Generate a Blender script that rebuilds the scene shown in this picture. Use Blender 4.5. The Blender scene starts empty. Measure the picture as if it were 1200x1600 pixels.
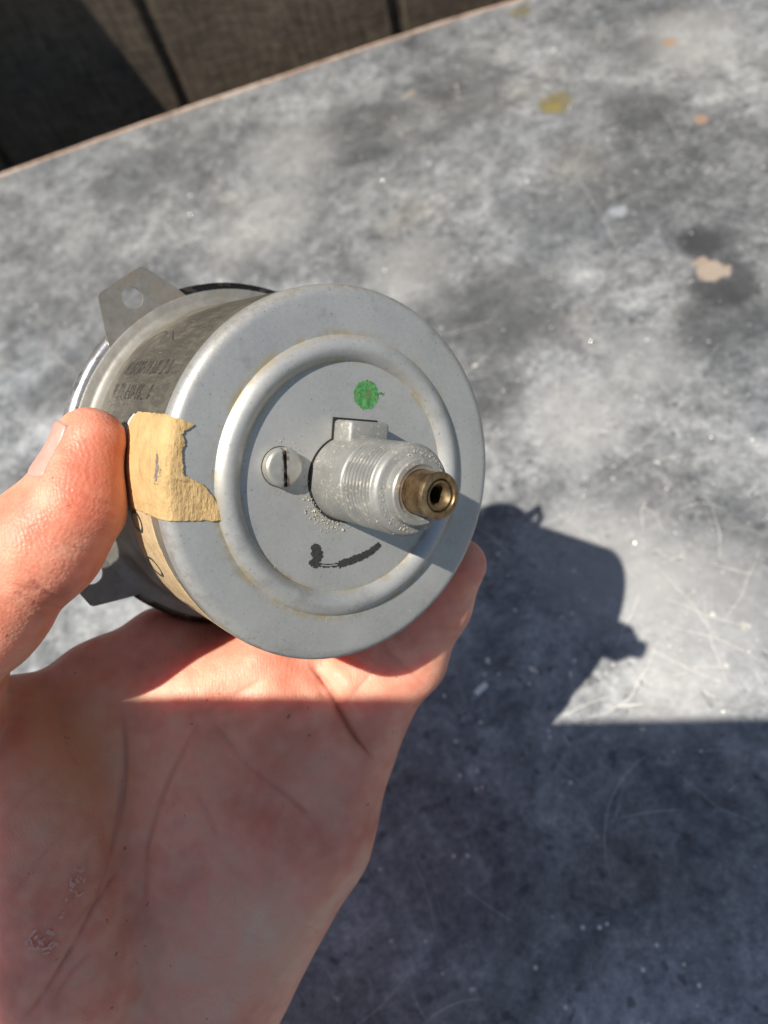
import bpy, bmesh, math, random
import numpy as np
from mathutils import Matrix, Vector, noise as mnoise

sc = bpy.context.scene
R = math.radians

# ------------------------------------------------------------------ camera
# world: table top is z = 0, x right, y away from the viewer. Camera frame: x right, y down, z forward.
M = np.array([[0.92848583, -0.37136784, 0.0],
              [-0.31493779, -0.78740064, 0.52991926],
              [-0.19679497, -0.49202253, -0.84804810]])
H = 0.33378
F, CX, CY = 1202.0, 600.0, 800.0


def W(p):
    """camera frame (metres) to world"""
    return np.asarray(p, float) @ M.T + np.array([0, 0, H])


def WM(p):
    """camera frame in millimetres to world metres"""
    return W(np.asarray(p, float) * 0.001)


cam_d = bpy.data.cameras.new('camera')
cam = bpy.data.objects.new('camera', cam_d)
sc.collection.objects.link(cam)
rot = np.stack([M @ [1, 0, 0], M @ [0, -1, 0], M @ [0, 0, -1]], 1)
cam.matrix_world = Matrix([[*rot[0], 0], [*rot[1], 0], [*rot[2], H], [0, 0, 0, 1]])
cam_d.sensor_fit = 'HORIZONTAL'
cam_d.sensor_width = 36
cam_d.lens = 36 * F / 1200
cam_d.clip_start = 0.005
cam_d.clip_end = 100
cam_d.dof.use_dof = True
cam_d.dof.focus_distance = 0.156
cam_d.dof.aperture_fstop = 19
sc.camera = cam

# ------------------------------------------------------------------ light
SUN = Vector((0.30975, 0.09635, -0.94592)).normalized()      # travel direction
world = bpy.data.worlds.new('World')
sc.world = world
world.use_nodes = True
nt = world.node_tree
sky = nt.nodes.new('ShaderNodeTexSky')
sky.sky_type = 'NISHITA'
sky.sun_disc = False
sky.sun_elevation = math.asin(-SUN.z)
sky.sun_rotation = math.atan2(-SUN.x, -SUN.y)
bg = nt.nodes['Background']
nt.links.new(sky.outputs[0], bg.inputs[0])
bg.inputs[1].default_value = 0.068
sun_d = bpy.data.lights.new('sun', 'SUN')
sun_d.energy = 5.0
sun_d.angle = R(0.7)
sun_d.color = (1.0, 0.935, 0.83)
sun = bpy.data.objects.new('sun', sun_d)
sc.collection.objects.link(sun)
sun.rotation_euler = SUN.to_track_quat('-Z', 'Y').to_euler()
sun.location = (-1, -0.5, 3)
vs = sc.view_settings
vs.view_transform = 'Standard'
vs.look = 'None'
vs.exposure = 0.52
vs.gamma = 1
vs.use_curve_mapping = False

rng = np.random.default_rng(7)
random.seed(7)


# ------------------------------------------------------------------ material helper
class Mat:
    def __init__(self, name):
        self.m = bpy.data.materials.new(name)
        self.m.use_nodes = True
        self.t = self.m.node_tree
        self.b = self.t.nodes['Principled BSDF']

    def n(self, typ, ins=None, **kw):
        nd = self.t.nodes.new('ShaderNode' + typ)
        for k, v in kw.items():
            setattr(nd, k, v)
        for k, v in (ins or {}).items():
            self.put(nd.inputs[k], v)
        return nd

    def put(self, sock, v):
        if hasattr(v, 'is_output'):
            self.t.links.new(v, sock)
        elif isinstance(v, (tuple, list)) and len(v) == 3 and sock.type == 'RGBA':
            sock.default_value = (*v, 1)
        else:
            sock.default_value = v

    def coord(self, which='Object'):
        return self.n('TexCoord').outputs[which]

    def mapping(self, vec, scale=(1, 1, 1), rot=(0, 0, 0), loc=(0, 0, 0)):
        return self.n('Mapping', {'Vector': vec, 'Scale': scale, 'Rotation': rot, 'Location': loc}).outputs[0]

    def noise(self, vec, scale, detail=4, rough=0.55, dist=0.0, col=False):
        nd = self.n('TexNoise', {'Vector': vec, 'Scale': scale, 'Detail': detail, 'Roughness': rough, 'Distortion': dist})
        return nd.outputs[1 if col else 0]

    def vor(self, vec, scale, feature='F1', rand=1.0):
        nd = self.n('TexVoronoi', {'Vector': vec, 'Scale': scale, 'Randomness': rand}, feature=feature)
        return nd.outputs['Distance']

    def ramp(self, fac, stops, interp='LINEAR'):
        nd = self.n('ValToRGB', {'Fac': fac})
        cr = nd.color_ramp
        cr.interpolation = interp
        while len(cr.elements) < len(stops):
            cr.elements.new(0.5)
        for e, (p, c) in zip(cr.elements, stops):
            e.position = p
            e.color = (*c, 1) if isinstance(c, (tuple, list)) else (c, c, c, 1)
        return nd.outputs[0]

    def mix(self, fac, a, b, mode='MIX'):
        nd = self.n('Mix', data_type='RGBA', blend_type=mode)
        self.put(nd.inputs[0], fac)
        self.put(nd.inputs[6], a)
        self.put(nd.inputs[7], b)
        return nd.outputs[2]

    def math(self, op, a, b=0.0, c=0.0, clamp=False):
        nd = self.n('Math', operation=op, use_clamp=clamp)
        for i, v in enumerate((a, b, c)):
            self.put(nd.inputs[i], v)
        return nd.outputs[0]

    def smooth(self, v, lo, hi, a=0.0, b=1.0):
        nd = self.n('MapRange', {'Value': v, 'From Min': lo, 'From Max': hi, 'To Min': a, 'To Max': b}, interpolation_type='SMOOTHSTEP')
        return nd.outputs[0]

    def sep(self, vec):
        return self.n('SeparateXYZ', {0: vec}).outputs

    def bump(self, h, strength=0.3, dist=0.001, normal=None):
        ins = {'Strength': strength, 'Distance': dist, 'Height': h}
        if normal is not None:
            ins['Normal'] = normal
        return self.n('Bump', ins).outputs[0]

    def out(self, color=None, rough=None, metal=None, normal=None, **kw):
        if color is not None:
            self.put(self.b.inputs['Base Color'], color)
        if rough is not None:
            self.put(self.b.inputs['Roughness'], rough)
        if metal is not None:
            self.put(self.b.inputs['Metallic'], metal)
        if normal is not None:
            self.put(self.b.inputs['Normal'], normal)
        for k, v in kw.items():
            self.put(self.b.inputs[k.replace('_', ' ')], v)
        return self.m


# ------------------------------------------------------------------ mesh helpers
def mesh_obj(name, verts, faces, mat, parent=None, smooth=None, **tags):
    me = bpy.data.meshes.new(name)
    me.from_pydata([tuple(map(float, v)) for v in verts], [], [tuple(map(int, f)) for f in faces])
    return link_mesh(name, me, mat, parent, smooth, **tags)


def link_mesh(name, me, mat, parent=None, smooth=None, **tags):
    me.update()
    bm = bmesh.new()
    bm.from_mesh(me)
    bmesh.ops.recalc_face_normals(bm, faces=bm.faces)
    bm.to_mesh(me)
    bm.free()
    if smooth is not None:
        me.shade_smooth()
        if smooth < 180:
            me.set_sharp_from_angle(angle=R(smooth))
    if mat:
        me.materials.append(mat)
    o = bpy.data.objects.new(name, me)
    sc.collection.objects.link(o)
    if parent:
        o.parent = parent
    for k, v in tags.items():
        o[k] = v
    return o


def empty(name, label, category, mw=None, group=None):
    o = bpy.data.objects.new(name, None)
    sc.collection.objects.link(o)
    o.empty_display_size = 0.02
    o['label'] = label
    o['category'] = category
    if group:
        o['group'] = group
    if mw is not None:
        o.matrix_world = mw
    return o


def lathe(prof, n=128, close=False, k=0.001):
    """prof: (r, z) in mm, revolved about z"""
    V, Fc = [], []
    th = np.linspace(0, 2 * np.pi, n, endpoint=False)
    rows = []
    for r, z in prof:
        if r < 1e-6:
            rows.append([len(V)])
            V.append((0, 0, z * k))
        else:
            rows.append(list(range(len(V), len(V) + n)))
            V += [(r * k * math.cos(t), r * k * math.sin(t), z * k) for t in th]
    pairs = list(zip(rows[:-1], rows[1:]))
    if close:
        pairs.append((rows[-1], rows[0]))
    for A, B in pairs:
        for i in range(n):
            j = (i + 1) % n
            if len(A) == 1 and len(B) == 1:
                continue
            if len(A) == 1:
                Fc.append((A[0], B[i], B[j]))
            elif len(B) == 1:
                Fc.append((A[i], A[j], B[0]))
            else:
                Fc.append((A[i], A[j], B[j], B[i]))
    return V, Fc


def box_bm(x0, x1, y0, y1, z0, z1, bevel=0.0, seg=2):
    bm = bmesh.new()
    bmesh.ops.create_cube(bm, size=1)
    for v in bm.verts:
        v.co = Vector((x0 + (v.co.x + .5) * (x1 - x0), y0 + (v.co.y + .5) * (y1 - y0), z0 + (v.co.z + .5) * (z1 - z0)))
    if bevel:
        bmesh.ops.bevel(bm, geom=bm.edges[:], offset=bevel, segments=seg, affect='EDGES', profile=0.5)
    return bm


def bm_obj(name, bm, mat, parent=None, smooth=None, **tags):
    me = bpy.data.meshes.new(name)
    bm.to_mesh(me)
    bm.free()
    return link_mesh(name, me, mat, parent, smooth, **tags)


def nz(x, y, z=0.0, s=1.0):
    return mnoise.noise(Vector((x * s, y * s, z)))


# ------------------------------------------------------------------ materials: setting
def mat_table():
    m = Mat('weathered_zinc')
    co = m.coord()
    warp = m.n('VectorMath', {0: co, 1: m.n('VectorMath', {0: m.noise(co, 22, 3, .5, 0, True), 3: 0.010}, operation='SCALE').outputs[0]}, operation='ADD').outputs[0]
    big = m.noise(warp, 10, 5, .6)
    mid = m.noise(warp, 62, 7, .72, .3)
    fine = m.noise(co, 330, 4, .7, .2)
    v = m.math('ADD', m.math('MULTIPLY', big, .42), m.math('ADD', m.math('MULTIPLY', mid, .42), m.math('MULTIPLY', fine, .22)))
    col = m.ramp(v, [(.37, (.066, .071, .078)), (.465, (.142, .149, .157)), (.545, (.24, .249, .257)), (.65, (.415, .425, .43))])
    # cool and warm tints
    col = m.mix(m.smooth(m.noise(co, 9, 3), .45, .7, 0, .35), col, m.mix(1.0, col, (.86, .93, 1.06), 'MULTIPLY'))
    col = m.mix(m.smooth(m.noise(m.mapping(co, loc=(3, 1, 0)), 13, 4), .52, .72, 0, .5), col, m.mix(1.0, col, (1.06, .98, .88), 'MULTIPLY'))
    crust = m.noise(m.mapping(co, loc=(1.3, 4, 0)), 170, 6, .78)
    col = m.mix(m.smooth(crust, .52, .60, 0, .55), col, m.mix(1.0, col, (1.45, 1.45, 1.42), 'MULTIPLY'))
    col = m.mix(m.smooth(crust, .40, .47, .6, 0), col, m.mix(1.0, col, (.55, .56, .58), 'MULTIPLY'))
    # dark pits
    pit = m.smooth(m.noise(m.mapping(co, loc=(5, 2, 0)), 130, 2, .5), .65, .69)
    col = m.mix(m.math('MULTIPLY', pit, .6), col, (.06, .064, .07))
    # brushed wipe marks
    wipe = m.noise(m.mapping(co, scale=(14, 120, 1), rot=(0, 0, .25)), 1.0, 4, .6)
    col = m.mix(m.smooth(wipe, .5, .75, 0, .14), col, (.30, .305, .30))
    # the individual stains, at their places on the sheet
    def spot(x, y, r, edge, soft, colr, amt, col, sx=1.0):
        d = m.n('VectorMath', {0: m.mapping(warp2, loc=(-x * sx, -y, 0), scale=(sx, 1, 0))}, operation='LENGTH').outputs['Value']
        k = m.smooth(d, r, r * soft, 1, 0)
        return m.mix(m.math('MULTIPLY', k, amt), col, colr)
    warp2 = m.n('VectorMath', {0: co, 1: m.n('VectorMath', {0: m.n('VectorMath', {0: m.noise(co, 130, 3, .6, 0, True), 1: (.5, .5, .5)}, operation='SUBTRACT').outputs[0], 3: 0.014}, operation='SCALE').outputs[0]}, operation='ADD').outputs[0]
    for (x, y, r, soft, c, amt, sx) in STAINS:
        col = spot(x, y, r, 0, soft, c, amt, col, sx)
    # pale specks painted in as sun glints on the sheet
    sp = m.vor(co, 170)
    spk = m.math('MULTIPLY', m.smooth(sp, .10, .16, 1, 0), m.smooth(m.noise(m.mapping(co, loc=(9, 9, 0)), 60, 1), .52, .58))
    col = m.mix(m.math('MULTIPLY', spk, .8), col, (.75, .74, .70))
    rough = m.ramp(v, [(.35, .52), (.65, .60)])
    rough = m.math('SUBTRACT', rough, m.math('MULTIPLY', spk, .25))
    h = m.math('ADD', m.math('MULTIPLY', mid, .5), m.math('ADD', m.math('MULTIPLY', fine, .5), m.math('MULTIPLY', pit, -.6)))
    return m.out(col, rough, .6, m.bump(h, .3, .0008))


STAINS = []


def on_table(px, py):
    d = M @ np.array([(px - CX) / F, (py - CY) / F, 1.0])
    t = -H / d[2]
    return t * d[0], t * d[1]


def stain(px, py, r, soft, c, amt, sx=1.0):
    x, y = on_table(px, py)
    STAINS.append((x, y, r, soft, c, amt, sx))


# broad dark tarnish seen on the sheet
for (px, py, r, a_) in [(560, 200, .055, .45), (720, 130, .045, .4), (790, 480, .05, .5), (1000, 170, .03, .45), (1130, 500, .035, .4),
                        (300, 190, .04, .25), (880, 330, .05, .25), (760, 620, .03, .4), (100, 600, .03, .45), (1110, 380, .02, .55), (1010, 75, .022, .35),
                        (200, 290, .05, .3), (1160, 850, .03, .25), (60, 760, .03, .35)]:
    stain(px, py, r * .35, 3.2, (.05, .053, .057), min(.8, a_ * 1.3), 1.0)
# pale clean areas
for (px, py, r, a_) in [(640, 420, .04, .4), (450, 240, .05, .4), (1080, 60, .05, .5), (900, 650, .04, .45), (950, 880, .05, .5), (1100, 950, .05, .5),
                        (420, 350, .05, .35), (1000, 560, .03, .35), (1050, 1080, .03, .45)]:
    stain(px, py, r * .3, 3.4, (.43, .43, .425), a_, 1.0)
stain(868, 160, .0075, 2.0, (.20, .16, .05), .7)
stain(866, 168, .0035, 1.9, (.30, .24, .05), .6)
stain(812, 18, .006, 1.8, (.17, .14, .05), .6)
stain(1130, 440, .013, 1.8, (.05, .052, .058), .75)
stain(1090, 380, .008, 1.9, (.05, .05, .055), .6)
stain(1112, 423, .0066, 1.5, (.46, .38, .31), .85)
stain(1095, 410, .0036, 1.4, (.40, .32, .25), .9)
stain(1096, 186, .0035, 1.6, (.42, .28, .20), .8)
stain(1047, 66, .0042, 1.6, (.42, .28, .18), .7)
stain(962, 330, .003, 2.6, (.60, .64, .70), .45)
stain(752, 632, .0035, 1.8, (.06, .06, .06), .6)
stain(640, 148, .003, 1.6, (.40, .33, .26), .6)

MAT_TABLE = mat_table()


def mat_simple(name, c1, c2, scale, rough, metal, bump=.2, bd=.0005, detail=5, stretch=(1, 1, 1), **kw):
    m = Mat(name)
    co = m.mapping(m.coord(), scale=stretch)
    n1 = m.noise(co, scale, detail, .6)
    col = m.ramp(n1, [(.3, c1), (.7, c2)])
    return m.out(col, rough, metal, m.bump(n1, bump, bd), **kw)


# ------------------------------------------------------------------ table
table = empty('table', 'outdoor table with a mottled grey zinc top, scratched and stained, below the held instrument', 'table')
EDGE = [(-.62, .684), (-.40, .664), (-.188, .6448), (-.132, .6420), (-.077, .6385), (-.038, .6355), (.021, .6292), (.075, .6240), (.127, .6192), (.165, .6150), (.191, .6115), (.241, .6030), (.34, .580), (.50, .532), (.72, .45)]


def edge_y(x):
    xs, ys = zip(*EDGE)
    k = np.interp(x, xs, ys)
    # light smoothing of the polyline
    return float(np.mean([np.interp(x + d, xs, ys) for d in (-.04, -.02, 0, .02, .04)]))


def build_table():
    xs = np.linspace(-.60, .70, 105)
    V, Fc = [], []
    ny = 60
    ring_top = []
    for x in xs:
        ye = edge_y(x) - .003
        for j in range(ny + 1):
            y = -.38 + (ye + .38) * j / ny
            V.append((x, y, 0.0))
    nx = len(xs)
    idx = lambda i, j: i * (ny + 1) + j
    for i in range(nx - 1):
        for j in range(ny):
            Fc.append((idx(i, j), idx(i + 1, j), idx(i + 1, j + 1), idx(i, j + 1)))
    # skirt to give the sheet its thickness
    loop = [idx(i, 0) for i in range(nx)] + [idx(nx - 1, j) for j in range(1, ny + 1)] + [idx(i, ny) for i in range(nx - 2, -1, -1)] + [idx(0, j) for j in range(ny - 1, 0, -1)]
    base = len(V)
    for l in loop:
        V.append((V[l][0], V[l][1], -.022))
    n = len(loop)
    for k in range(n):
        Fc.append((loop[k], loop[(k + 1) % n], base + (k + 1) % n, base + k))
    Fc.append(tuple(base + k for k in range(n)))
    o = mesh_obj('table_top', V, Fc, MAT_TABLE, table, 30)
    # rolled edge strip along the far side
    m = Mat('worn_edge')
    nn = m.noise(m.coord(), 160, 5, .65)
    big = m.noise(m.coord(), 25, 3)
    col = m.ramp(m.math('ADD', m.math('MULTIPLY', nn, .6), m.math('MULTIPLY', big, .4)), [(.35, (.16, .10, .075)), (.5, (.33, .235, .18)), (.65, (.46, .38, .32))])
    em = m.out(col, .6, .2, m.bump(nn, .3, .0005))
    V, Fc = [], []
    xs2 = np.linspace(-.60, .70, 140)
    prof = [(-.0032, .0004), (-.0028, .0010), (-.0016, .0014), (-.0004, .0010), (.0006, 0), (.0010, -.003), (.0010, -.024), (-.003, -.024)]
    for x in xs2:
        ye = edge_y(x) + .0004 * nz(x, 0, 3, 30)
        for dy, z in prof:
            V.append((x, ye + dy, z + .0002 * nz(x, dy, 1, 60)))
    q = len(prof)
    for i in range(len(xs2) - 1):
        for j in range(q):
            k = (j + 1) % q
            Fc.append((i * q + j, (i + 1) * q + j, (i + 1) * q + k, i * q + k))
    mesh_obj('edge_strip', V, Fc, em, table, 40)


build_table()


def ribbon(path, w, z, V, Fc):
    path = np.array(path)
    d = np.gradient(path, axis=0)
    d /= np.linalg.norm(d, axis=1)[:, None] + 1e-12
    nrm = np.stack([-d[:, 1], d[:, 0]], 1)
    n = len(path)
    b = len(V)
    for i in range(n):
        t = i / (n - 1)
        ww = w * (0.25 + 0.75 * math.sin(math.pi * min(max(t, .02), .98)) ** .6) * (0.7 + .5 * abs(nz(path[i][0], path[i][1], 4, 300)))
        for s in (-1, 1):
            V.append((path[i][0] + s * nrm[i][0] * ww / 2, path[i][1] + s * nrm[i][1] * ww / 2, z))
    for i in range(n - 1):
        Fc.append((b + 2 * i, b + 2 * i + 1, b + 2 * i + 3, b + 2 * i + 2))


def build_scratches():
    m = Mat('scratch_metal')
    nn = m.noise(m.coord(), 400, 3)
    mt = m.out(m.ramp(nn, [(.35, (.50, .49, .46)), (.65, (.80, .77, .71))]), .5, .2)
    V, Fc = [], []
    # drawn ones: px polyline, width mm
    S = [([(895, 1128), (955, 1112), (985, 1090), (1000, 1060), (1010, 1040), (1030, 1000)], .55), ([(1000, 925), (985, 960), (960, 1020)], .5),
         ([(945, 740), (1000, 700), (1060, 640)], .4), ([(1000, 790), (1020, 800), (1040, 835)], .35), ([(920, 745), (900, 800), (860, 850)], .3),
         ([(960, 1105), (1005, 1100)], 1.0), ([(1040, 935), (1100, 960), (1170, 980)], .45), ([(1100, 930), (1110, 1000), (1140, 1080)], .4),
         ([(1020, 880), (1080, 940), (1130, 1010)], .35), ([(1185, 860), (1160, 930), (1120, 985)], .35), ([(1050, 980), (1130, 1000), (1200, 1040)], .45),
         ([(1050, 1060), (1090, 1040), (1150, 1045)], .35), ([(1110, 780), (1125, 840), (1125, 870)], .4), ([(1060, 795), (1100, 785), (1130, 795)], .4),
         ([(1005, 830), (1003, 800), (1010, 780)], .55), ([(60, 535), (110, 575), (125, 590)], .6), ([(885, 580), (930, 540), (960, 500)], .3),
         ([(620, 400), (700, 330), (720, 260)], .3), ([(830, 215), (880, 240), (960, 370), (1000, 520)], .35), ([(930, 330), (1010, 300), (1090, 310)], .35),
         ([(600, 195), (700, 160), (780, 140)], .8), ([(900, 110), (990, 60), (1010, 55)], .9), ([(960, 740), (1100, 700), (1200, 705)], .3),
         ([(640, 1330), (670, 1400), (690, 1500)], .25), ([(680, 1385), (690, 1430)], .3), ([(510, 1515), (525, 1540)], .6), ([(780, 1160), (770, 1185)], .35),
         ([(880, 1150), (890, 1165)], .8), ([(1050, 1200), (1120, 1260), (1190, 1290)], .25), ([(800, 1240), (850, 1300), (940, 1320)], .2),
         ([(870, 800), (940, 850), (1000, 910)], .25), ([(1110, 880), (1180, 900)], .5), ([(1090, 840), (1060, 870), (1030, 880)], .3)]
    for pts, w in S:
        P = np.array([on_table(*p) for p in pts])
        t = np.linspace(0, len(P) - 1, 26)
        path = np.stack([np.interp(t, range(len(P)), P[:, 0]), np.interp(t, range(len(P)), P[:, 1])], 1)
        k = np.array([.25, .5, .25])
        for _ in range(3):
            path[1:-1] = .25 * path[:-2] + .5 * path[1:-1] + .25 * path[2:]
        path += np.array([[.0006 * nz(x, y, 7, 120), .0006 * nz(x, y, 9, 120)] for x, y in path])
        ribbon(path, w * .001 * (.6 if pts[0][1] > 650 else .4), .00025, V, Fc)
    for i in range(220):
        x, y = rng.uniform(-.3, .45), rng.uniform(-.08, .58)
        a = rng.normal(.5, .9)
        L = rng.gamma(2.0, .010)
        c = rng.normal(0, 12)
        t = np.linspace(0, 1, 9)
        ang = a + c * L * t
        path = np.stack([x + np.cumsum(np.cos(ang)) * L / 9, y + np.cumsum(np.sin(ang)) * L / 9], 1)
        ribbon(path, rng.uniform(.00012, .00032), .00022, V, Fc)
    mesh_obj('scratches', V, Fc, mt, table, None, kind='stuff')


build_scratches()


def crumb_mesh(centres, sizes, flat=.7):
    """small irregular pieces joined into one mesh; centres (n,3), sizes (n)"""
    base = np.array([(1, 0, 0), (0, 1, 0), (-1, 0, 0), (0, -1, 0), (0, 0, 1), (0, 0, -1)], float)
    fs = [(0, 1, 4), (1, 2, 4), (2, 3, 4), (3, 0, 4), (1, 0, 5), (2, 1, 5), (3, 2, 5), (0, 3, 5)]
    V, Fc = [], []
    for c, s in zip(centres, sizes):
        q = base * s * rng.uniform(.3, 1.3, (6, 1))
        q = q @ np.array(Matrix.Rotation(rng.uniform(0, 6.28), 3, Vector(rng.normal(size=3)).normalized()))
        q[:, 2] *= flat
        b = len(V)
        V += [tuple(c + x) for x in q]
        Fc += [tuple(b + i for i in f) for f in fs]
    return V, Fc


MAT_GRIT = mat_simple('pale_grit', (.30, .275, .21), (.54, .50, .40), 900, .85, .0, .0)
cs = []
for i in range(260):
    px, py = rng.uniform(0, 1200), rng.uniform(0, 1150)
    x, y = on_table(px, py)
    if y < edge_y(x) - .01:
        cs.append((x, y, .0003))
mg = Mat('table_specks')
mg.out(mg.ramp(mg.noise(mg.coord(), 300, 2), [(.3, (.40, .39, .36)), (.7, (.8, .78, .74))]), .3, .3)
V, Fc = crumb_mesh(np.array(cs), rng.gamma(2.2, .00030, len(cs)) + .00025, .5)  # pale flakes strewn to draw the glints of sun on the table
mesh_obj('specks', V, Fc, mg.m, table, None, kind='stuff')

# white slab added to draw a spot of sunlight inside the shadow
bm = box_bm(-.0034, .0034, -.0014, .0014, 0.0002, .0016, .0007, 3)
x, y = on_table(752, 1077)
light_spot = bm_obj('light_spot', bm, mat_simple('light_spot_white', (.75, .74, .70), (.9, .89, .86), 300, .5, 0, .1), None, 60,
              label='tiny oblong white slab standing in for a spot of sunlight on the shaded table', category='light_spot')
light_spot.location = (x, y, 0)
light_spot.rotation_euler = (0, 0, R(22))

# ------------------------------------------------------------------ wall of grooved boards
def mat_wall():
    m = Mat('brown_rough_sawn')
    co = m.coord()
    gr = m.noise(m.mapping(co, scale=(1, 1, .16)), 210, 6, .7, .5)
    sw = m.noise(m.mapping(co, scale=(.25, 1, 1)), 150, 5, .7, .8)
    big = m.noise(co, 14, 3)
    v = m.math('ADD', m.math('MULTIPLY', gr, .5), m.math('ADD', m.math('MULTIPLY', sw, .35), m.math('MULTIPLY', big, .15)))
    col = m.ramp(v, [(.36, (.027, .020, .014)), (.5, (.095, .072, .049)), (.64, (.175, .138, .098))])
    return m.out(col, .75, 0, m.bump(v, .7, .004))


MAT_WALL = mat_wall()
wall = empty('siding_wall', 'dark brown grooved wooden siding wall behind the table', 'wall', Matrix.Translation((-.0267, .76, -.9)) @ Matrix.Rotation(R(-22), 4, 'Z'))
wall['kind'] = 'thing'
GR, GW, GD = [-.0041 + .2152 * k for k in range(-4, 4)], .0105, .007
bm = box_bm(GR[0], GR[-1], GD, GD + .012, 0, 1.75)
bm_obj('backing', bm, MAT_WALL, wall)
for x0, x1 in zip(GR[:-1], GR[1:]):
    # plank section with eased edges
    a0, a1 = x0 + GW / 2, x1 - GW / 2
    c = .0028
    sec = [(a0 - .001, GD - .0004), (a0, .0022), (a0 + c, 0), (a1 - c, 0), (a1, .0022), (a1 + .001, GD - .0004)]
    xs = []
    V, Fc = [], []
    nzv = 30
    # board face sampled across so that the rough-sawn face can undulate
    face = [(a0 - .001, GD - .0004), (a0, .0022)] + [(a0 + c + (a1 - a0 - 2 * c) * t, 0) for t in np.linspace(0, 1, 22)] + [(a1, .0022), (a1 + .001, GD - .0004)]
    for j in range(nzv + 1):
        z = 1.75 * j / nzv
        for k, (x, y) in enumerate(face):
            V.append((x, y + (.0006 * nz(x, z, 2, 40) if 2 <= k < len(face) - 2 else 0), z))
    q = len(face)
    for j in range(nzv):
        for k in range(q - 1):
            Fc.append((j * q + k, j * q + k + 1, (j + 1) * q + k + 1, (j + 1) * q + k))
    mesh_obj('siding_board', V, Fc, MAT_WALL, wall, 35)

# unseen box added above the frame to shade the left of the siding
shade_box = empty('wall_shade_box', 'unseen dark wooden box added above the siding wall to shade its left side', 'shade_box', Matrix.Translation((-.0267, .76, .25)) @ Matrix.Rotation(R(-22), 4, 'Z'))
bm_obj('shade_box_top', box_bm(-.84, -.110, -.118, -.001, -.02, 0, .002), MAT_WALL, shade_box, 30)
bm_obj('shade_box_front', box_bm(-.84, -.110, -.134, -.119, -.085, 0, .002), MAT_WALL, shade_box, 30)

# ------------------------------------------------------------------ the tablet taking the picture (behind the lens), its shadow edge crosses hand and table
tab = empty('tablet', 'thin dark tablet held above the hand, its camera taking the picture', 'tablet', Matrix([[*rot[0], 0], [*rot[1], 0], [*rot[2], H], [0, 0, 0, 1]]))
mt_body = mat_simple('grey_aluminium', (.16, .16, .165), (.2, .2, .205), 500, .4, .8, .05)
mt_scr = mat_simple('black_glass', (.01, .01, .012), (.015, .015, .017), 50, .08, 0, .0)


def slab(x0, x1, y0, y1, z0, z1, r, tilt):
    bm = box_bm(x0, x1, y0, y1, z0, z1)
    es = [e for e in bm.edges if abs(e.verts[0].co.z - e.verts[1].co.z) > 1e-5]
    bmesh.ops.bevel(bm, geom=es, offset=r, segments=6, affect='EDGES', profile=.5)
    for v in bm.verts:
        v.co.y += tilt * v.co.x
    return bm


bm_obj('body', slab(-.186, .013, -.119, .01755, .002, .0075, .008, .00728), mt_body, tab, 40)
bm_obj('screen', slab(-.181, .008, -.114, .0125, .0076, .0080, .006, .00728), mt_scr, tab, 40)
V, Fc = lathe([(3.0, 1.9), (4.6, 1.9), (4.6, .9), (4.2, .7), (3.0, .7)], 40, True)
mesh_obj('lens_ring', V, Fc, mt_body, tab, 40)

# ------------------------------------------------------------------ gauge
Cc = np.array([-0.00763637, -0.0071501, 0.16305426])
ga = np.array([0.56037068, 0.13606799, -0.8169885])
gu = np.array([0.82465823, 0.0, 0.56563134])
gv = np.array([0.07696432, -0.9906995, -0.11220959])
O = W(Cc)
g3 = np.stack([M @ gu, M @ gv, M @ ga], 1)
GM = Matrix([[*g3[0], O[0]], [*g3[1], O[1]], [*g3[2], O[2]], [0, 0, 0, 1]])
gauge = empty('instrument_gauge', 'round grey metal gauge held in the hand, threaded drive socket on its back', 'gauge', GM)


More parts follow.
